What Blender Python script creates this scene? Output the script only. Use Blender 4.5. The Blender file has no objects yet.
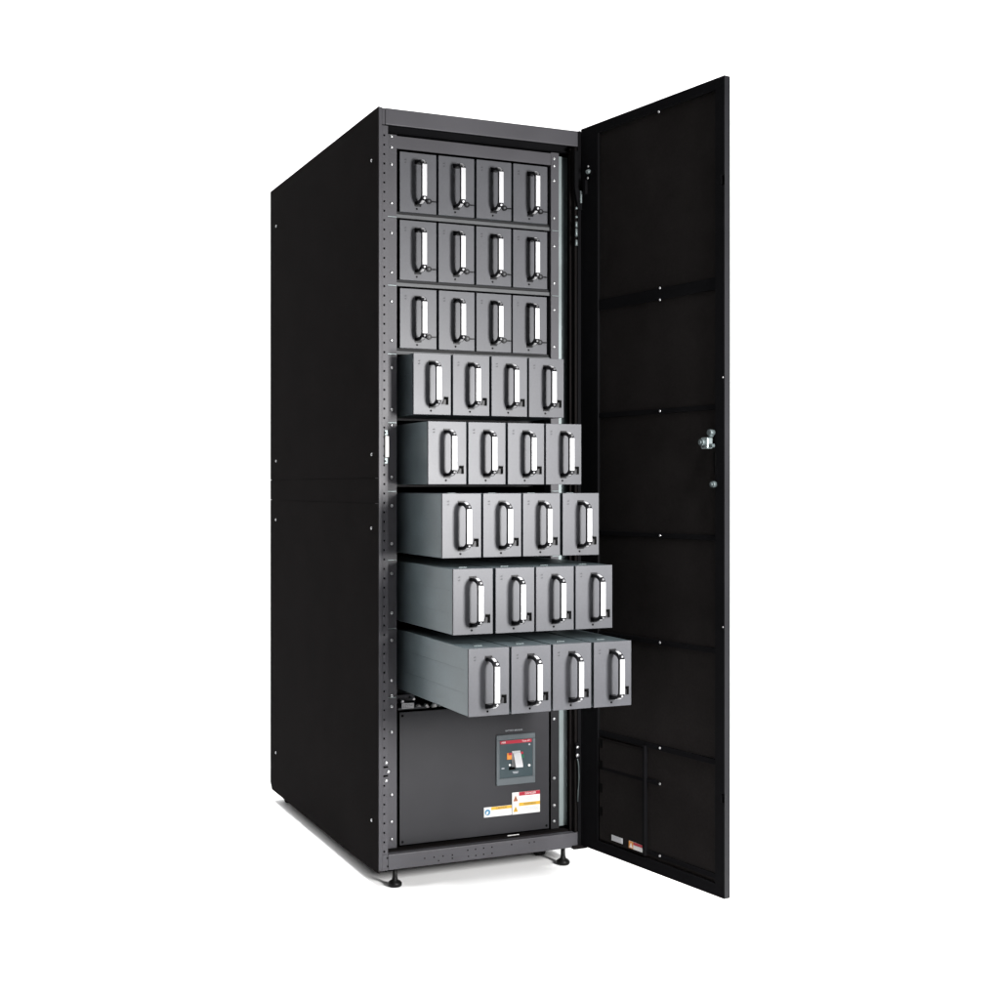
import bpy, bmesh, math, random
from mathutils import Vector, Matrix
random.seed(4)
S = bpy.context.scene
COL = S.collection

# ------------------------------------------------------------------ materials
def mat(name, color, rough=.5, spec=.3, metal=0.0, bump=0.0, scale=400.0, mottle=.10, coat=0.0, grain=0.0):
    m = bpy.data.materials.new(name); m.use_nodes = True
    nt = m.node_tree; p = nt.nodes['Principled BSDF']
    tc = nt.nodes.new('ShaderNodeTexCoord')
    n = nt.nodes.new('ShaderNodeTexNoise'); n.inputs['Scale'].default_value = 6.0; n.inputs['Detail'].default_value = 5
    nt.links.new(tc.outputs['Object'], n.inputs['Vector'])
    mp = nt.nodes.new('ShaderNodeMapRange')
    mp.inputs['From Min'].default_value = .3; mp.inputs['From Max'].default_value = .7
    mp.inputs['To Min'].default_value = 1 - mottle; mp.inputs['To Max'].default_value = 1 + mottle
    nt.links.new(n.outputs['Fac'], mp.inputs['Value'])
    mx = nt.nodes.new('ShaderNodeVectorMath'); mx.operation = 'SCALE'
    mx.inputs[0].default_value = color[:3]
    fac = mp.outputs['Result']
    if grain:                                        # fine texture of the coating
        g = nt.nodes.new('ShaderNodeTexNoise'); g.inputs['Scale'].default_value = 160.0; g.inputs['Detail'].default_value = 4
        nt.links.new(tc.outputs['Object'], g.inputs['Vector'])
        gm = nt.nodes.new('ShaderNodeMapRange')
        gm.inputs['From Min'].default_value = .3; gm.inputs['From Max'].default_value = .7
        gm.inputs['To Min'].default_value = 1 - grain; gm.inputs['To Max'].default_value = 1 + grain
        nt.links.new(g.outputs['Fac'], gm.inputs['Value'])
        mu = nt.nodes.new('ShaderNodeMath'); mu.operation = 'MULTIPLY'
        nt.links.new(fac, mu.inputs[0]); nt.links.new(gm.outputs['Result'], mu.inputs[1]); fac = mu.outputs[0]
    nt.links.new(fac, mx.inputs['Scale'])
    nt.links.new(mx.outputs['Vector'], p.inputs['Base Color'])
    mr = nt.nodes.new('ShaderNodeMapRange')
    mr.inputs['To Min'].default_value = rough - .07; mr.inputs['To Max'].default_value = rough + .07
    nt.links.new(n.outputs['Fac'], mr.inputs['Value'])
    nt.links.new(mr.outputs['Result'], p.inputs['Roughness'])
    p.inputs['Specular IOR Level'].default_value = spec
    p.inputs['Metallic'].default_value = metal
    p.inputs['Coat Weight'].default_value = coat
    if bump:
        b = nt.nodes.new('ShaderNodeTexNoise'); b.inputs['Scale'].default_value = scale; b.inputs['Detail'].default_value = 3
        nt.links.new(tc.outputs['Object'], b.inputs['Vector'])
        bp = nt.nodes.new('ShaderNodeBump'); bp.inputs['Strength'].default_value = bump; bp.inputs['Distance'].default_value = .0006
        nt.links.new(b.outputs['Fac'], bp.inputs['Height']); nt.links.new(bp.outputs['Normal'], p.inputs['Normal'])
    return m

M = dict(
    frame=mat('charcoal_powder_coat', (.041, .040, .045), .48, .25, bump=.15),
    face=mat('grey_powder_coat', (.052, .053, .059), .43, .28, metal=.06, bump=.15, mottle=.10, grain=.05),
    panel=mat('dark_grey_paint', (.0145, .0145, .017), .45, .25, bump=.12),
    black=mat('black_powder_coat', (.0066, .0059, .0059), .55, .001, bump=.2, mottle=.14, grain=.12),
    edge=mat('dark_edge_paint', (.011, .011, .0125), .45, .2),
    deck=mat('black_shaded_steel', (.012, .012, .013), .5, .1),
    inner=mat('black_satin_sheet', (.0102, .0092, .0090), .65, .0, bump=.3, mottle=.15, grain=.10),
    rim=mat('black_gloss_edge', (.005, .005, .0055), .5, .0),
    shelf=mat('grey_steel_sheet', (.05, .052, .055), .5, .3),
    galv=mat('galvanised_steel', (.135, .158, .160), .42, .4, metal=.35, mottle=.18),
    flank=mat('blue_grey_steel', (.072, .092, .100), .38, .4, metal=.35, mottle=.2, grain=.06),
    dkgalv=mat('dark_galvanised_steel', (.06, .074, .076), .45, .3, metal=.3, mottle=.2),
    silver=mat('satin_aluminium', (.40, .40, .41), .3, .5, mottle=.03),
    chrome=mat('bright_zinc', (.40, .40, .41), .30, .5, metal=.85, mottle=.05),
    plastic=mat('black_plastic', (.004, .004, .005), .38, .14),
    rubber=mat('black_rubber', (.005, .005, .005), .4, .12),
    hole=mat('dark_opening', (.003, .003, .003), .8, .0),
    white=mat('white_label', (.50, .495, .49), .5, .2, mottle=.03),
    offwhite=mat('grey_label', (.36, .36, .37), .5, .2, mottle=.05),
    red=mat('red_label', (.26, .016, .03), .45, .2, mottle=.04),
    yellow=mat('yellow_label', (.45, .27, .03), .45, .2, mottle=.04),
    orange=mat('orange_label', (.42, .16, .03), .45, .2, mottle=.04),
    brown=mat('brown_symbol', (.26, .10, .05), .5, .2, mottle=.04),
    blue=mat('blue_symbol', (.05, .16, .26), .45, .2, mottle=.04),
    green=mat('green_mark', (.01, .09, .045), .45, .2, mottle=.04),
    ink=mat('label_ink', (.05, .05, .05), .5, .1),
    greyink=mat('grey_ink', (.30, .31, .33), .5, .1),
    mark=mat('dark_ink', (.028, .028, .03), .5, .1),
    teal=mat('breaker_face_plastic', (.020, .033, .038), .4, .3, mottle=.05),
    bezel=mat('breaker_grey_plastic', (.060, .070, .076), .45, .3, mottle=.05),
    sweep=mat('white_backdrop_paper', (.9, .9, .9), .8, .0, mottle=.01),
)

# ------------------------------------------------------------------ mesh builder
class MB:
    def __init__(self): self.bm = bmesh.new()
    def box(self, x0, x1, y0, y1, z0, z1, bev=0.0, seg=1, rot=None, piv=None):
        vs = [self.bm.verts.new((x, y, z)) for x in (x0, x1) for y in (y0, y1) for z in (z0, z1)]
        idx = [(0, 1, 3, 2), (4, 6, 7, 5), (0, 4, 5, 1), (2, 3, 7, 6), (0, 2, 6, 4), (1, 5, 7, 3)]
        fs = [self.bm.faces.new([vs[i] for i in q]) for q in idx]
        if bev:
            es = list({e for f in fs for e in f.edges})
            r = bmesh.ops.bevel(self.bm, geom=es, offset=bev, segments=seg, affect='EDGES', profile=.5)
            vs = list({v for f in r['faces'] for v in f.verts} | {v for v in vs if v.is_valid})
        if rot is not None:
            bmesh.ops.rotate(self.bm, verts=vs, cent=piv, matrix=rot)
        return self
    def cyl(self, a, b, r, r2=None, seg=16):
        a, b = Vector(a), Vector(b); r2 = r if r2 is None else r2
        d = b - a; q = d.to_track_quat('Z', 'Y').to_matrix()
        lo, hi = [], []
        for i in range(seg):
            t = 2*math.pi*i/seg; e = Vector((math.cos(t), math.sin(t), 0))
            lo.append(self.bm.verts.new(a + q @ (e*r))); hi.append(self.bm.verts.new(b + q @ (e*r2)))
        for i in range(seg):
            j = (i+1) % seg
            f = self.bm.faces.new((lo[i], lo[j], hi[j], hi[i])); f.smooth = True
        self.bm.faces.new(lo[::-1]); self.bm.faces.new(hi)
        return self
    def lathe(self, prof, c, seg=24):
        c = Vector(c); rings = []
        for r, z in prof:
            rings.append([self.bm.verts.new(c + Vector((r*math.cos(2*math.pi*i/seg), r*math.sin(2*math.pi*i/seg), z))) for i in range(seg)])
        for k in range(len(rings)-1):
            for i in range(seg):
                j = (i+1) % seg
                f = self.bm.faces.new((rings[k][i], rings[k][j], rings[k+1][j], rings[k+1][i])); f.smooth = True
        self.bm.faces.new(rings[0][::-1]); self.bm.faces.new(rings[-1])
        return self
    def prism(self, pts, axis, lo, hi):
        """polygon pts in the two other axes, extruded along axis ('x','y','z')"""
        def P(a, b, c): return {'x': (c, a, b), 'y': (a, c, b), 'z': (a, b, c)}[axis]
        A = [self.bm.verts.new(P(a, b, lo)) for a, b in pts]; B = [self.bm.verts.new(P(a, b, hi)) for a, b in pts]
        n = len(pts)
        self.bm.faces.new(A); self.bm.faces.new(B[::-1])
        for i in range(n): self.bm.faces.new((A[i], B[i], B[(i+1) % n], A[(i+1) % n]))
        return self
    def strip(self, path, x0, x1, t, bev=0.0):
        """a flat bar of thickness t following path [(y,z)], from x0 to x1; offset to the left of travel"""
        n = len(path); off = []
        for i in range(n):
            p = Vector(path[i]); d0 = (p - Vector(path[i-1])).normalized() if i else None
            d1 = (Vector(path[i+1]) - p).normalized() if i < n-1 else None
            if d0 is None: d = d1; k = 1
            elif d1 is None: d = d0; k = 1
            else:
                d = (d0+d1).normalized(); k = 1/max(.4, d.dot(d1))
            off.append(p + Vector((-d.y, d.x))*t*k)
        ring = []
        for (a, b) in zip(path, off):
            ring.append([self.bm.verts.new((x0, a[0], a[1])), self.bm.verts.new((x1, a[0], a[1])),
                         self.bm.verts.new((x1, b[0], b[1])), self.bm.verts.new((x0, b[0], b[1]))])
        for i in range(n-1):
            for j in range(4):
                self.bm.faces.new((ring[i][j], ring[i][(j+1) % 4], ring[i+1][(j+1) % 4], ring[i+1][j]))
        self.bm.faces.new(ring[0][::-1]); self.bm.faces.new(ring[-1])
        return self
    def tube(self, pts, r, seg=8):
        pts = [Vector(p) for p in pts]; rings = []
        for i, p in enumerate(pts):
            d = (pts[min(i+1, len(pts)-1)] - pts[max(i-1, 0)]).normalized(); q = d.to_track_quat('Z', 'Y').to_matrix()
            rings.append([self.bm.verts.new(p + q @ Vector((r*math.cos(2*math.pi*k/seg), r*math.sin(2*math.pi*k/seg), 0))) for k in range(seg)])
        for i in range(len(pts)-1):
            for k in range(seg):
                j = (k+1) % seg
                f = self.bm.faces.new((rings[i][k], rings[i][j], rings[i+1][j], rings[i+1][k])); f.smooth = True
        self.bm.faces.new(rings[0][::-1]); self.bm.faces.new(rings[-1])
        return self
    def build(self, name, material, parent=None, mats=None):
        bmesh.ops.recalc_face_normals(self.bm, faces=self.bm.faces[:])
        me = bpy.data.meshes.new(name); self.bm.to_mesh(me); self.bm.free()
        me.materials.append(material)
        o = bpy.data.objects.new(name, me); COL.objects.link(o)
        if parent is not None:
            o.parent = parent
            off = parent.get('_off')
        return o

def text_mesh(body, size, loc, rot, material, name, parent, sx=1.0):
    cu = bpy.data.curves.new(name, 'FONT'); cu.body = body; cu.size = size; cu.align_x = 'CENTER'; cu.align_y = 'CENTER'
    cu.extrude = .00015
    t = bpy.data.objects.new(name + '_tmp', cu); COL.objects.link(t)
    dg = bpy.context.evaluated_depsgraph_get()
    me = bpy.data.meshes.new_from_object(t.evaluated_get(dg))
    bpy.data.objects.remove(t); bpy.data.curves.remove(cu)
    me.materials.clear(); me.materials.append(material); me.name = name
    mtx = Matrix.Translation(Vector(loc)) @ rot @ Matrix.Diagonal((sx, 1, 1, 1))
    me.transform(mtx)
    o = bpy.data.objects.new(name, me); COL.objects.link(o); o.parent = parent
    return o
FRONT = Matrix.Rotation(math.pi/2, 4, 'X')          # text reading on a face turned to -y

def tag(o, label, cat, group=None):
    o['label'] = label; o['category'] = cat
    if group: o['group'] = group

# ------------------------------------------------------------------ backdrop (one sweep: floor, curve, wall)
m = MB()
prof = [(-7.0, 0.0), (4.0, 0.0)]
for i in range(1, 13):
    t = math.pi/2*i/12; prof.append((4.0 + 2.5*math.sin(t), 2.5 - 2.5*math.cos(t)))
prof.append((6.5, 8.0))
A = [m.bm.verts.new((-12, y, z)) for y, z in prof]; B = [m.bm.verts.new((18, y, z)) for y, z in prof]
for i in range(len(prof)-1):
    f = m.bm.faces.new((A[i], B[i], B[i+1], A[i+1])); f.smooth = True
bd = m.build('backdrop', M['sweep']); bd['kind'] = 'structure'
me = bd.data
if me.polygons[0].normal.z < 0: me.flip_normals()

# ------------------------------------------------------------------ cabinet
W, D, ZB, ZT = .6, 1.127, .045, 2.0695
cab = bpy.data.objects.new('battery_cabinet', None); COL.objects.link(cab)
tag(cab, 'tall black battery cabinet with its door swung open and drawers pulled out in steps', 'cabinet')

def part(name, m, material, parent=cab): return m.build(name, material, parent)

Zt = [1.9715 - .1844*i for i in range(8)]            # module top heights, row by row
Hm = .1621
Yf = [.0525, .0525, .0525, -.0529, -.1586, -.2541, -.3303, -.4247]
X0, PX = .0761, .11195

# screw, shared mesh
def screw_mesh(name, r, dep):
    m = MB(); m.lathe([(r, 0), (r, dep*.35), (r*.86, dep*.68), (r*.55, dep*.92), (r*.2, dep)], (0, 0, 0), 14)
    bmesh.ops.rotate(m.bm, verts=m.bm.verts[:], cent=(0, 0, 0), matrix=Matrix.Rotation(math.pi/2, 3, 'X'))
    bmesh.ops.recalc_face_normals(m.bm, faces=m.bm.faces[:])
    me = bpy.data.meshes.new(name); m.bm.to_mesh(me); m.bm.free(); me.materials.append(M['chrome']); return me
SCREW = screw_mesh('screw', .0044, .0035)
SIDE_SCREW = screw_mesh('side_screw', .0042, .003)
def screw(loc, parent, rz=0.0, me=SCREW, s=1.0):
    o = bpy.data.objects.new('screw', me); COL.objects.link(o); o.parent = parent; o.location = loc
    o.rotation_euler = (0, random.uniform(-2, 2), rz) if False else (0, 0, rz)
    o.scale = (s, s, s); return o

# side panels
def side(x0, x1, face):
    m = MB()
    core = (x0 + .004, x1) if face < 0 else (x0, x1 - .004)
    skin = (x0, x0 + .004) if face < 0 else (x1 - .004, x1)
    m.prism([(0.012, ZB), (.012, ZT - .003), (D - .002, ZT - .003), (D - .002, .062), (1.106, .04), (.965, .04), (.960, .031), (.94, .031), (.935, .04), (.20, ZB)], 'x', *core)
    for z0, z1 in ((ZB + .0, 1.0210), (1.0219, 1.0882), (1.0891, ZT)):
        if z0 < .1: m.prism([(0, z0), (0, z1), (D, z1), (D, .061), (1.106, .04), (.20, .04)], 'x', *skin)
        else: m.box(*skin, 0, D, z0, z1)
    return part('side_panel', m, M['black'])
sl = side(-.0005, .010, -1); sr = side(.590, .6005, 1)
for y in (.055, 1.05):
    for z in (1.938, 1.152, .955, .174):
        screw((-.0005, y + random.uniform(-.003, .003), z), sl, -math.pi/2, SIDE_SCREW)
part('back_panel', MB().box(.010, .590, 1.110, 1.122, .055, ZT - .008), M['black'])
part('roof_panel', MB().box(.0102, .5898, .041, 1.109, ZT - .012, ZT - .001), M['black'])
part('floor_panel', MB().box(.0102, .5898, .03, 1.109, .052, .060), M['black'])

# front posts
m = MB(); m.box(.0005, .0098, -.0015, .03, ZB + .006, ZT - .0005, .0012)
part('corner_trim', m, M['frame'])
m = MB()
zs = [.075 + .02495*i for i in range(79)]
m.box(.0105, .0146, .003, .0055, .06, 2.022); m.box(.0196, .0275, .003, .0055, .06, 2.022)
prev = .06
for z in zs:
    if z > 2.0: break
    m.box(.0146, .0196, .003, .0055, prev, z - .0026); prev = z + .0026
m.box(.0146, .0196, .003, .0055, prev, 2.022)
m.box(.0252, .0275, .0055, .044, .06, 2.022)
post = part('perforated_post', m, M['frame'])
MB().box(.011, .0245, .012, .016, .06, 2.02).build('backing', M['hole'], post)
m = MB(); m.box(.583, .5898, .001, .045, ZB + .006, 2.022, .001); m.box(.5765, .583, .02, .024, .06, 2.022)
part('perforated_post', m, M['black'])
# front top bar
m = MB(); m.box(.0185, .5995, -.0015, .004, 2.0245, ZT - .0015, .002, 2)
m.box(.0105, .0183, .001, .005, 2.0245, ZT - .002)
part('top_rail', m, M['frame'])
part('inner_ledge', MB().box(.03, .583, .034, .040, 2.0140, 2.0160).box(.03, .583, .045, .06, 2.0165, 2.06), M['rim'])
# base rail with punched holes shown as dark sockets
m = MB(); m.box(.0275, .5995, -.0008, .024, .0505, .0915, .0018, 2)
m.box(.0105, .0272, .0008, .024, .0505, .0915)
base = part('base_rail', m, M['frame'])
hm = MB(); hm.cyl((0, -.0004, 0), (0, .002, 0), .0021, None, 10)
h0 = hm.build('punched_hole', M['hole'], base); first = True
for x, z in [(.13, .071), (.157, .071), (.183, .071), (.21, .071), (.21, .062), (.255, .079), (.278, .079), (.302, .0795), (.327, .0795), (.257, .062), (.279, .062), (.302, .0625), (.327, .0625), (.386, .08), (.455, .08), (.025, .083), (.026, .061), (.17, .06), (.44, .079)]:
    h = h0 if first else h0.copy()
    if not first: COL.objects.link(h)
    first = False; h.location = (x, -.0008, z)
MB().box(.39, .425, .034, .036, .0925, .0965).build('small_label', M['white'], base)
part('sill_plate', MB().box(.03, .583, .026, .054, .0905, .0945), M['black'])

# header blank and mounting rails
m = MB(); m.box(.0535, .5475, .0475, .0505, 1.9765, 2.0105, .0006)
part('header_panel', m, M['frame'])
def rail(x0, x1, z0=.095, mt='frame'):
    m = MB(); m.box(x0, x1, .046, .0472, z0, 2.0125); m.box(x0 - .0005, x0 + .0015, .0472, .09, z0, 2.0125)
    return part('mounting_rail', m, M[mt])
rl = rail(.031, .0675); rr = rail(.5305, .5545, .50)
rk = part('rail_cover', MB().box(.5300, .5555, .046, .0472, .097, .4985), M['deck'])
for z in [2.03, 2.007, 1.978, 1.932, 1.828, 1.748, 1.642, 1.564, 1.459, 1.385, 1.273, 1.231, 1.091, 1.015, .913, .833, .727, .654, .546, .504, .476, .407, .239, .166, .119]:
    if z < 2.01: screw((.053, .046, z), rl)
for z in [1.995, 1.975, 1.933, 1.827, 1.747, 1.642, 1.567, 1.462, 1.385, 1.28, 1.20, 1.015, .833, .654, .408, .24, .163, .118]:
    screw((.540, .046, z), rr if z > .5 else rk)
# dark slot between the rail and the drawers comes from the gap; the bright channel beside the right rail
m = MB(); m.prism([(.5565, .052), (.5660, .052), (.5700, .056), (.5700, .085), (.5565, .085)], 'z', .505, 2.005)
m.box(.5570, .5860, .052, .085, .10, .5045, .002)
ch = part('cable_channel', m, M['galv'])
m = MB(); m.prism([(.5715, .056), (.5885, .058), (.5885, .10), (.5715, .10)], 'z', .506, 2.005)
part('channel_side', m, M['dkgalv'])
# shelves
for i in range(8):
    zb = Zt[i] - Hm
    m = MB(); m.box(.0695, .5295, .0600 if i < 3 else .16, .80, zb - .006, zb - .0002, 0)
    sh = part('shelf', m, M['deck'])  # near-black deck puts the shade between drawer rows into colour
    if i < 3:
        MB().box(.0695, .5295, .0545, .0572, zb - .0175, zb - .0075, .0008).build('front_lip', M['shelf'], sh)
    for x0, x1 in ((.0400, .0660), (.5320, .5520)):
        b = MB(); b.box(x0, x1, .0425, .0455, zb - .0195, zb - .0172, .0004)
        b.build('bracket', M['galv'], sh)
part('rear_shelf_post', MB().box(.0695, .085, .70, .72, .10, 2.0).box(.515, .53, .70, .72, .10, 2.0), M['black'])

# lower blank panel, breaker, warning labels
m = MB(); m.box(.0785, .5275, .0535, .0555, .0975, .4565, .0006)
lp = part('lower_panel', m, M['panel'])
for x, z in ((.0865, .447), (.0865, .106), (.5195, .447), (.5195, .106)):
    MB().cyl((x, .0532, z), (x, .0545, z), .0036).build('corner_hole', M['hole'], lp)
part('panel_backing', MB().box(.070, .53, .062, .066, .0965, .4572), M['hole'])

# breaker
yb = .0535
m = MB()
m.box(.3625, .4815, yb - .006, yb - .0004, .2330, .2525, .001); m.box(.3625, .4815, yb - .006, yb - .0004, .3590, .3735, .001)
m.box(.3625, .3715, yb - .006, yb - .0004, .2527, .3588, .0005); m.box(.4735, .4815, yb - .006, yb - .0004, .2527, .3588, .0005)
br = part('circuit_breaker', m, M['bezel'])
MB().box(.3717, .4733, yb - .0042, yb - .0006, .2527, .3588).build('breaker_face', M['teal'], br)
MB().box(.3740, .4705, yb - .0052, yb - .0044, .3480, .3570).build('red_band', M['red'], br)
text_mesh('ABB', .0072, (.3835, yb - .0056, .3523), FRONT, M['white'], 'band_lettering', br)
text_mesh('Tmax XT', .0062, (.4530, yb - .0056, .3525), FRONT, M['white'], 'band_lettering', br)
text_mesh('BATTERY BREAKER', .0062, (.4180, yb - .0006, .3835), FRONT, M['greyink'], 'panel_lettering', lp)
# toggle: socket, lever with its grip
m = MB(); m.box(.4095, .4345, yb - .008, yb - .0044, .283, .327, .0008)
tg = m.build('toggle_socket', M['offwhite'], br)
m = MB(); m.prism([(yb - .008, .322), (yb - .012, .322), (yb - .026, .293), (yb - .028, .285), (yb - .022, .283), (yb - .008, .300)], 'x', .4115, .4335)
m.build('toggle_lever', M['offwhite'], br)
MB().box(.4005, .4200, yb - .0066, yb - .0044, .2745, .2825, .0005).build('painted_toggle_shadow', M['hole'], br)  # dark block painted as the shadow of the lever
MB().box(.3945, .4090, yb - .0058, yb - .0044, .3040, .3220).build('trip_mark', M['orange'], br)
MB().box(.3995, .4090, yb - .0064, yb - .0059, .3160, .3225).build('trip_mark', M['red'], br)
MB().box(.4350, .4465, yb - .0058, yb - .0044, .3055, .3140).build('green_mark', M['green'], br)
MB().box(.4350, .4440, yb - .0058, yb - .0044, .3165, .3225).build('red_mark', M['red'], br)
m = MB()
m.cyl((.4030, yb - .0062, .2885), (.4030, yb - .0044, .2885), .0032); m.cyl((.4630, yb - .0062, .2830), (.4630, yb - .0044, .2830), .0036)
m.build('test_button', M['white'], br)
MB().cyl((.4635, yb - .0058, .3415), (.4635, yb - .0044, .3415), .0026).build('setting_dial', M['greyink'], br)
m = MB(); m.box(.3780, .3865, yb - .005, yb - .0044, .2790, .2815); m.box(.4120, .4300, yb - .005, yb - .0044, .2670, .2688); m.box(.4140, .4280, yb - .005, yb - .0044, .2636, .2652)
m.build('printed_marks', M['greyink'], br)

def sticker(name, x0, x1, z0, z1, y=.0535): return MB().box(x0, x1, y - .0008, y - .0002, z0, z1).build(name, M['white'], lp)
def bars(m, x0, x1, z, n, y, h=.0011, step=.0030):
    for k in range(n):
        x = x0; zz = z - k*step
        end = x1 - (random.uniform(.0, .25)*(x1 - x0) if k == n-1 else random.uniform(0, .05)*(x1 - x0))
        while x < end:
            w = random.uniform(.002, .006); m.box(x, min(x + w, end), y - .00025, y, zz - h, zz); x += w + .0010
yl = .0535 - .0008
# danger + warning label
wl = sticker('warning_label', .4125, .4985, .1475, .2090)
MB().box(.4330, .4983, yl - .0004, yl - .0001, .1985, .2088).build('danger_band', M['red'], wl)
MB().box(.4330, .4983, yl - .0004, yl - .0001, .1695, .1790).build('warning_band', M['yellow'], wl)
text_mesh('DANGER', .0085, (.4690, yl - .0006, .2036), FRONT, M['white'], 'band_lettering', wl)
text_mesh('WARNING', .0080, (.4670, yl - .0006, .1742), FRONT, M['ink'], 'band_lettering', wl)
m = MB(); bars(m, .4350, .4965, .1950, 4, yl - .0001); bars(m, .4350, .4965, .1655, 4, yl - .0001); bars(m, .4150, .4310, .1810, 2, yl - .0001, .0009, .0022)
m.build('fine_print', M['greyink'], wl)
def tri(cx, z0, w, h, y, mat_, par):
    t = MB().prism([(cx - w/2, z0), (cx + w/2, z0), (cx, z0 + h)], 'y', y - .0004, y - .0001).build('triangle_symbol', mat_, par)
    g = MB(); g.box(cx - .0008, cx + .0008, y - .0007, y - .0005, z0 + .004, z0 + h*.62); g.box(cx - .0008, cx + .0008, y - .0007, y - .0005, z0 + .0015, z0 + .003)
    g.build('exclamation_mark', M['ink'], par)
tri(.4228, .1840, .0150, .0175, yl, M['brown'], wl); tri(.4228, .1545, .0150, .0165, yl, M['yellow'], wl)
# caution label
cl = sticker('caution_label', .3265, .4105, .1480, .1755)
MB().box(.3480, .4103, yl - .0004, yl - .0001, .1665, .1750).build('caution_band', M['yellow'], cl)
text_mesh('CAUTION', .0074, (.3790, yl - .0006, .1706), FRONT, M['ink'], 'band_lettering', cl)
m = MB(); bars(m, .3500, .4085, .1632, 4, yl - .0001)
m.build('fine_print', M['greyink'], cl)
MB().cyl((.3372, yl - .0001, .1615), (.3372, yl - .0004, .1615), .0085, None, 24).build('round_symbol', M['blue'], cl)
MB().prism([(.3325, .1555), (.3372, .1570), (.3400, .1620), (.3372, .1650), (.3330, .1620)], 'y', yl - .0008, yl - .0005).build('figure_symbol', M['white'], cl)

# wiring bay between lowest drawers and lower panel
m = MB(); m.box(.0785, .160, .064, .17, .461, .466); m.box(.0785, .150, .130, .134, .466, .510)
bay = part('terminal_tray', m, M['shelf'])
MB().box(.0880, .1230, .0620, .0640, .4640, .4790, .0005).build('tray_label', M['offwhite'], bay)
m = MB(); bars(m, .0905, .1205, .4755, 3, .0618, .0012, .0035); m.build('fine_print', M['ink'], bay)
MB().box(.0830, .1320, .090, .127, .4815, .4980, .001).build('terminal_block', M['frame'], bay)
for x, z in ((.139, .4665), (.161, .4670), (.184, .4672), (.205, .4690)):
    MB().prism([(x - .0075, z - .0055), (x + .0075, z - .0055), (x + .0055, z + .0008), (x + .001, z + .005), (x - .004, z)], 'y', .066, .082).build('connector', M['white'], bay)
MB().box(.130, .230, .083, .16, .4575, .4625).build('connector_rail', M['hole'], bay)
for bx, bz in ((.1230, .4890), (.0905, .4845)): MB().cyl((bx, .061, bz), (bx, .089, bz), .0031).build('terminal_bolt', M['chrome'], bay)

# door strike plate and latch bolts on the perforated post
m = MB(); m.box(.0180, .0285, -.0040, .0026, 1.1440, 1.2000, .001)
st = part('strike_plate', m, M['white'])
m = MB(); m.box(.0170, .0262, -.0010, .0028, 1.2020, 1.2160, .0008); m.box(.0170, .0262, -.0010, .0028, 1.1270, 1.1420, .0008)
m.build('strike_tab', M['galv'], st)
m = MB(); m.cyl((.0190, -.0014, 1.209), (.0190, .0, 1.209), .0022); m.cyl((.0190, -.0014, 1.134), (.0190, .0, 1.134), .0022); m.build('strike_screw', M['hole'], st)
for x, z in ((.0225, .335), (.0285, .3115), (.0225, .288)):
    screw((x, .003, z), post, 0, SCREW, 1.1)
MB().box(.0150, .0272, .0012, .0028, .3220, .3262).box(.0150, .0272, .0012, .0028, .2985, .3025).build('latch_slot', M['hole'], post)

# levelling feet and casters
def foot(x, y):
    m = MB(); m.lathe([(.0165, 0), (.0190, .003), (.0190, .0095), (.0150, .0135), (.0085, .0175), (.0065, .026), (.0062, .052)], (x, y, 0))
    return part('levelling_foot', m, M['rubber'])
for x, y in ((.0535, .022), (.5570, .024), (.0535, 1.07), (.5570, 1.07)): foot(x, y)
def caster(x, y):
    m = MB(); m.cyl((x - .011, y, .025), (x + .011, y, .025), .025, None, 28)
    c = part('caster_wheel', m, M['rubber'])
    MB().box(x - .016, x - .0115, y - .012, y + .012, .02, .052).box(x + .0115, x + .016, y - .012, y + .012, .02, .052).build('caster_fork', M['black'], c)
for x, y in ((.0850, .16), (.5350, .135), (.0850, .99), (.5150, .99)): caster(x, y)
part('hinge_foot', MB().box(.572, .617, -.012, .03, .0475, .0565, .002).box(.44, .45, .02, .04, .046, .0505).box(.462, .47, .02, .04, .046, .0505), M['black'])

# ------------------------------------------------------------------ door (part of the cabinet)
ANG = 1.4205
LD, ZD0, ZD1, TD = .593, .0560, 2.0735, .020
def dpart(name, m, material, parent):
    o = m.build(name, material, parent); return o
m = MB()
m.box(.0, LD, .0175, TD, ZD0, ZD1, .0015, 2)
door = m.build('door', M['black'], cab)
m = MB()
m.box(.0, LD, .0005, .0173, ZD0, ZD0 + .030); m.box(.0, LD, .0005, .0173, ZD1 - .026, ZD1)
m.box(.0, .078, .0005, .0173, ZD0 + .0302, ZD1 - .0262)
for z0, z1 in ((ZD0 + .0302, .290), (.313, 1.806), (1.831, ZD1 - .0262)):
    m.box(.560, LD, .0005, .0173, z0, z1)
for z0, z1 in ((.290, .313), (1.806, 1.831)):
    m.box(.560, .583, .0005, .0173, z0, z1)
m.build('door_rim', M['rim'], door)
door.location = (.600, -.0026, 0); door.rotation_euler = (0, 0, -ANG)
door['label'] = 'black steel cabinet door swung wide open, inner face showing'
# lighter folded edge that faces the viewer
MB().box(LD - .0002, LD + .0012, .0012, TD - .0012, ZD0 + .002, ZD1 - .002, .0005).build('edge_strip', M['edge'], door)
MB().box(.0785, .5595, .0080, .0100, ZD0 + .0305, ZD1 - .0265).build('inner_sheet', M['inner'], door)
def band(z, h, x0=.0788, x1=.5592, y=.0045):
    b = MB(); b.box(x0, x1, y, .0078, z - h/2, z + h/2, .0008)
    return b.build('stiffener', M['rim'], door)
for z, h in ((1.5685, .030), (1.263, .013), (.939, .013), (.660, .013)): band(z, h)
band(.385, .014); band(.2915, .012, .0788, .34); band(.103, .012, .29, .5592)
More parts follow.
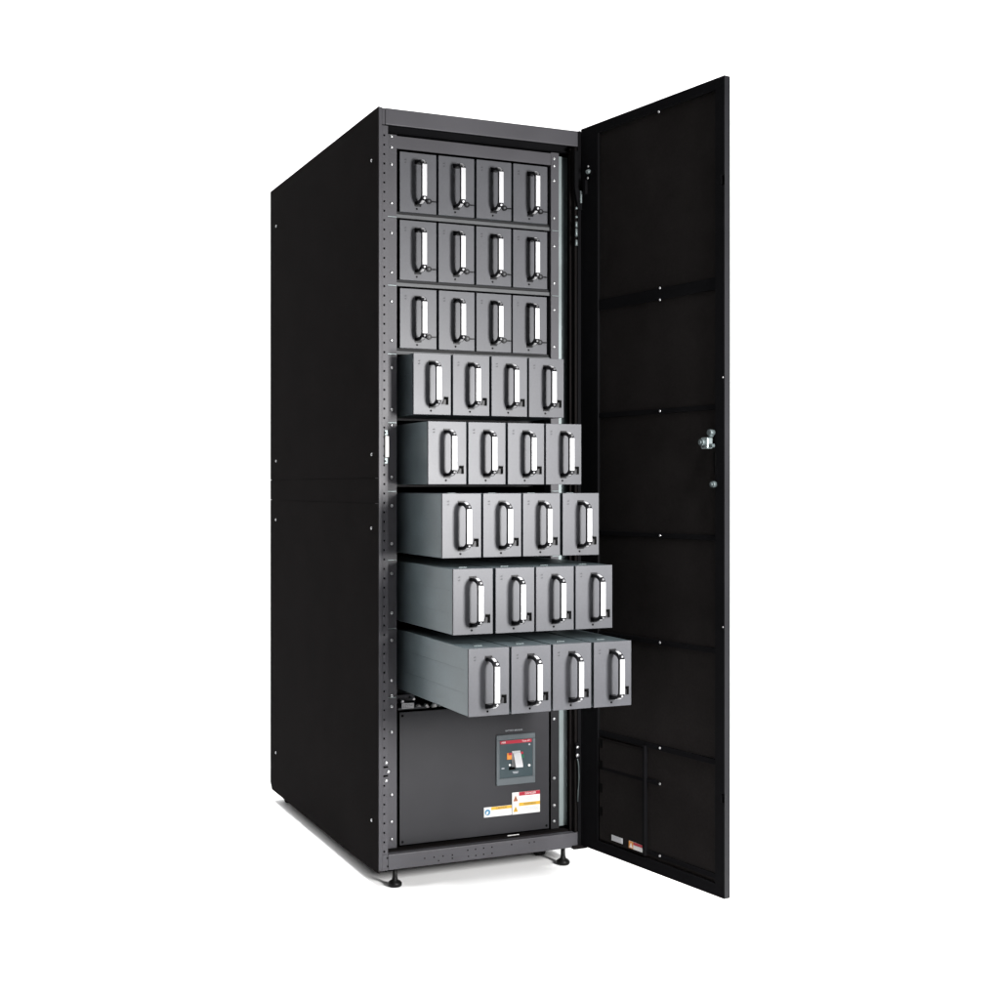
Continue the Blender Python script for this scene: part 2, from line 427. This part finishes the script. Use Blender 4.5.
# document pocket
m = MB(); m.box(.0835, .2780, .0020, .0044, .0920, .3720, .001)
pk = m.build('document_pocket', M['inner'], door)
MB().box(.0840, .2775, .0008, .0019, .2860, .2935).build('pocket_flap', M['rim'], pk)
MB().box(.0840, .2775, .0012, .0019, .3660, .3715).build('pocket_hem', M['black'], pk)
MB().box(.2782, .2880, -.0030, .0078, .0915, .3820, .001).build('pocket_edge', M['rim'], door)
for z in (.357, .298, .234, .170):
    MB().box(.0880, .0990, .0008, .0019, z - .012, z + .012).build('slot', M['hole'], pk)
sk = MB().box(.1410, .1890, .0004, .0018, .1010, .1155).build('white_sticker', M['offwhite'], pk)
m = MB(); 
for k in range(3): m.box(.1450, .1850 - .006*k, .0001, .0004, .1040 + .0036*k, .1055 + .0036*k)
m.build('fine_print', M['greyink'], sk)
sk = MB().box(.2170, .2750, .0004, .0018, .0975, .1165).build('warning_sticker', M['white'], pk)
MB().box(.2172, .2360, .0001, .0004, .0977, .1163).build('orange_block', M['orange'], sk)
MB().box(.2365, .2748, .0001, .0004, .1090, .1163).build('red_block', M['red'], sk)
MB().prism([(.2200, .1000), (.2335, .1000), (.2268, .1130)], 'y', -.0003, .0000).build('triangle_symbol', M['white'], sk)
# centre screws
def dscrew(x, z, y=.0045, s=.75):
    o = bpy.data.objects.new('screw', SCREW); COL.objects.link(o); o.parent = door; o.location = (x, y, z); o.scale = (s, s, s)
for z in (2.042,): dscrew(.344, z, .0004)
for z in (1.584, 1.553, 1.263, .939, .660, .385, .2915, .104): dscrew(.343, z)
dscrew(.0350, 1.962, .0004); dscrew(.0330, 1.930, .0004); dscrew(.589, 1.334, .0004, .5); dscrew(.589, .722, .0004, .5)
# lock: plate, cylinder, hook, lower pin
m = MB(); m.box(.527, .552, -.018, .0004, 1.160, 1.188, .003, 2)
lk = m.build('door_lock', M['galv'], door)
MB().cyl((.5410, -.019, 1.176), (.5410, -.030, 1.176), .0085, None, 20).cyl((.5410, -.030, 1.176), (.5410, -.034, 1.176), .0045).build('lock_cylinder', M['dkgalv'], lk)
MB().box(.5515, .566, -.014, -.004, 1.163, 1.172, .002).box(.546, .556, -.012, .0, 1.1885, 1.196, .002).cyl((.553, -.014, 1.200), (.553, .0004, 1.200), .0075).build('latch_hook', M['dkgalv'], lk)
MB().box(.535, .5385, -.0192, -.0182, 1.164, 1.186).build('key_slot', M['hole'], lk)
m = MB(); m.cyl((.559, .0004, 1.072), (.559, -.010, 1.072), .0078, None, 18); m.cyl((.559, -.010, 1.072), (.559, -.014, 1.072), .0055, .003, 18)
m.build('lock_pin', M['dkgalv'], door)
MB().box(.5560, .5620, -.0006, .0004, 1.10, 1.15).build('rod_slot', M['hole'], door)
# hinges
part('door_gap_blocker', MB().box(.5905, .6042, -.0022, -.0007, ZB + .01, ZT - .002), M['rim'])  # added black strip, hides the bright gap beside the door
m = MB(); m.box(.5775, .5885, -.010, -.0024, 1.905, 2.010, .0015); m.prism([(.5775, 1.905), (.5885, 1.905), (.600, 1.885), (.600, 1.845), (.5885, 1.845)], 'y', -.010, -.0005)
hg = part('door_hinge', m, M['rim'])
MB().box(.5925, .5975, -.0150, -.0105, 1.863, 1.897, .0005).build('hinge_plate', M['galv'], hg)
m = MB()
for z0, z1 in ((1.846, 1.852), (1.822, 1.827), (1.796, 1.811), (1.770, 1.792), (1.744, 1.760)):
    m.cyl((.584, -.006, z0), (.584, -.006, z1), .0036, .0032, 10)
m.build('hinge_knuckle', M['galv'], hg)
MB().box(.020, .032, -.008, .0003, 1.885, 1.925, .001).build('hinge_arm', M['rim'], door)
MB().cyl((.040, .0002, 1.948), (.040, -.008, 1.944), .006, None, 12).build('hinge_pin', M['galv'], door)
m = MB(); m.box(.5815, .5895, -.008, .0004, .300, .345, .001)
hg2 = part('door_hinge', m, M['rim'])
screw((.5865, -.008, .334), hg2); screw((.5865, -.008, .311), hg2, 0, SCREW, 1.2)
part('ground_wire', MB().tube([(.587, -.006, .305), (.589, -.010, .28), (.5895, -.012, .25), (.588, -.010, .21), (.5885, -.006, .18)], .0016), M['dkgalv'])

# ------------------------------------------------------------------ battery modules
WM = .1062
def make_module(latched, tilt=0.0):
    root = bpy.data.objects.new('battery_module', None); COL.objects.link(root)
    h = WM/2
    m = MB(); m.box(-h + .0006, h - .0006, .0062, .70, .0004, Hm - .0006, .0010)
    for k, z in enumerate((.052, .108)):          # shallow pressed ribs along both flanks
        m.box(-h + .0001, -h + .0007, .03, .60, z, z + .0012); m.box(h - .0007, h - .0001, .03, .60, z, z + .0012)
    case = m.build('case', M['flank'], root)
    m = MB(); m.box(-.018, .004, .05, .056, Hm - .0007, Hm + .0012, .0003)
    m.build('top_clip', M['dkgalv'], case)
    MB().box(-h + .0004, h - .0004, .0042, .0060, .001, Hm - .001).build('groove_filler', M['hole'], root)  # near-black filler drawn as the dark groove behind the plate
    fp = MB().box(-h, h, 0, .004, 0, Hm, .0010, 2).build('front_plate', M['face'], root)
    # bow handle: black bar for shaded sides, pale strip painted as the lit front
    zl, zh, p = .0205, .1400, .048
    path = [(0.0, zh), (-.008, zh - .0003)]
    for k in range(1, 9):
        t = math.pi/2*k/8; path.append((-.014 - (p - .014)*math.sin(t), zh - .0006 - .0195*(1 - math.cos(t))))
    path += [(y, zl + zh - z) for y, z in path[::-1]]
    hd = MB().strip(path, -.0068, .0068, .0075).build('handle', M['plastic'], root)
    st = MB()
    st.box(-.0066, .0066, -p - .0022, -p - .0002, zl + .0165, zh - .0175, .0005)
    st.build('grip_lit_front', M['silver'], hd)
    for s, z in ((1, zh), (-1, zl)):
        st = MB()
        q = [(y, z + (zz - zh)*s + s*.0003) for y, zz in path[2:6]]
        if s < 0: st.strip(q, -.0040, .0040, .0008)
        else: st.strip(q[::-1], -.0040, .0040, .0008)
        st.build('leg_highlight', M['offwhite'], hd)  # pale pieces painted as highlights on the legs
    for s_, z in ((-1, zl), (1, zh)):
        MB().cyl((.001, -p + .006, z - s_*.0130), (.001, -p + .0005, z - s_*.0108), .0028, None, 10).build('grip_rivet', M['chrome'], hd)
    # black foot plates where the bow meets the sheet
    for z0, z1 in ((zh - .009, zh + .0035), (zl - .0035, zl + .009)):
        MB().box(-.0105, .0085, -.0016, -.0002, z0, z1, .0005).build('handle_foot', M['plastic'], root)
    # status marks, locking hole
    m = MB()
    for z in (.1420, .1345):
        m.box(-.0400, -.0345, -.0004, -.0001, z - .0017, z); m.box(-.0375, -.0345, -.0004, -.0001, z + .0008, z + .0016)
    m.build('status_marks', M['mark'], root)
    MB().cyl((-.0040, -.0005, .0105), (-.0040, .001, .0105), .0027, None, 14).build('locking_hole', M['hole'], root)
    if latched:
        m = MB(); m.cyl((.0300, -.0002, .0330), (.0300, -.0060, .0330), .0074, None, 18)
        k = m.build('latch_knob', M['plastic'], root)
        MB().box(.0300, .0500, -.0072, -.0032, .0312, .0345, .0006).build('latch_pin', M['plastic'], root)
        MB().cyl((.0290, -.0062, .0330), (.0290, -.0078, .0330), .0030, None, 12).build('knob_centre', M['shelf'], k)
    else:
        m = MB(); m.box(.0325, .0455, -.0014, -.0002, .0415, .0480); m.box(.0375, .0455, -.0014, -.0002, .0275, .0413)
        m.build('latch_slot', M['hole'], root)
        MB().box(.0340, .0450, -.0014, -.0002, .0484, .0500, .0003).build('latch_clip', M['shelf'], root)
        MB().prism([(.0265, .0285), (.0370, .0285), (.0370, .0410), (.0330, .0410)], 'y', -.0040, -.0002).build('latch_lever', M['edge'], root)
    return root
def copy_thing(root):
    r = root.copy(); COL.objects.link(r)
    for ch in root.children:
        c = ch.copy(); COL.objects.link(c); c.parent = r
        for g in ch.children:
            d = g.copy(); COL.objects.link(d); d.parent = c
    return r
rows = ['top row', 'second row down', 'third row down', 'fourth row down', 'fifth row down',
        'sixth row down', 'seventh row down', 'lowest row']
cols = ['farthest from the door', 'third from the door', 'second from the door', 'nearest the door']
state = ['flush', 'flush', 'flush', 'barely pulled out', 'slightly pulled out', 'half pulled out', 'well pulled out', 'farthest pulled out']
protoA, protoB = make_module(True), make_module(False)
useA = useB = True
for r in range(8):
    for c in range(4):
        if r < 3:
            o = protoA if useA else copy_thing(protoA); useA = False
        else:
            o = protoB if useB else copy_thing(protoB); useB = False
        o.location = (X0 + PX*(c + .5) + random.uniform(-.0005, .0005), Yf[r] + random.uniform(-.0018, .0018), Zt[r] - Hm)
        o.rotation_euler = (0, 0, math.radians(random.uniform(-.12, .12)))
        tag(o, f'{state[r]} grey battery module {cols[c]} in the {rows[r]}', 'battery module', 'battery modules with handles in the cabinet')

# ------------------------------------------------------------------ lamps
def area(name, loc, target, sx, sy, power, color=(1, 1, 1)):
    l = bpy.data.lights.new(name, 'AREA'); l.shape = 'RECTANGLE'; l.size = sx; l.size_y = sy; l.energy = power; l.color = color
    o = bpy.data.objects.new(name, l); COL.objects.link(o); o.location = loc
    d = Vector(target) - Vector(loc); o.rotation_euler = d.to_track_quat('-Z', 'Y').to_euler(); return o
area('overhead_fill', (.8, 2.7, 6.0), (0, 0, 0), 15, 7, 820).rotation_euler = (0, 0, 0)  # added unseen overhead light, lifts the floor to clipped white
for nm, x, y, pw in (('floor_shadow_fill', -.95, .55, 22), ('floor_shadow_fill', 1.55, -.35, 14)):  # added unseen downlights, wash out the cabinet's shadow on the floor
    fl = area(nm, (x, y, 5.2), (0, 0, 0), .8, 2.2, pw); fl.rotation_euler = (0, 0, 0); fl.data.spread = math.radians(45)
area('front_shadow_fill', (.40, -3.0, 4.3), (.40, -.42, 0), 1.0, .8, 16).data.spread = math.radians(45)  # added unseen light, lifts the shaded floor below the drawers
area('backdrop_fill', (3.5, 2.6, 6.4), (0, 0, 0), 20, 1.2, 520).rotation_euler = (math.radians(50), 0, 0)  # added unseen light, whitens the backdrop wall
area('key_softbox', (.88, -2.5, 1.22), (.28, 0, 1.12), .34, .8, 72, (1, .99, .98)).data.spread = math.radians(115)

w = bpy.data.worlds.new('World'); S.world = w; w.use_nodes = True
w.node_tree.nodes['Background'].inputs['Color'].default_value = (1, 1, 1, 1)
w.node_tree.nodes['Background'].inputs['Strength'].default_value = .03

# ------------------------------------------------------------------ camera
cd = bpy.data.cameras.new('camera'); co = bpy.data.objects.new('camera', cd); COL.objects.link(co)
co.location = (-1.1559, -3.3670, 1.0669)
co.rotation_euler = (math.pi/2, 0, -.4209)
cd.sensor_fit = 'HORIZONTAL'; cd.sensor_width = 36; cd.lens = 36*1.34363
cd.shift_y = -.0136; cd.clip_start = .05; cd.clip_end = 200
S.camera = co

S.view_settings.view_transform = 'Standard'; S.view_settings.look = 'None'
S.view_settings.exposure = 0; S.view_settings.gamma = 1; S.view_settings.use_curve_mapping = False
S.render.engine = 'CYCLES'
S.cycles.max_bounces = 8; S.cycles.use_denoising = True
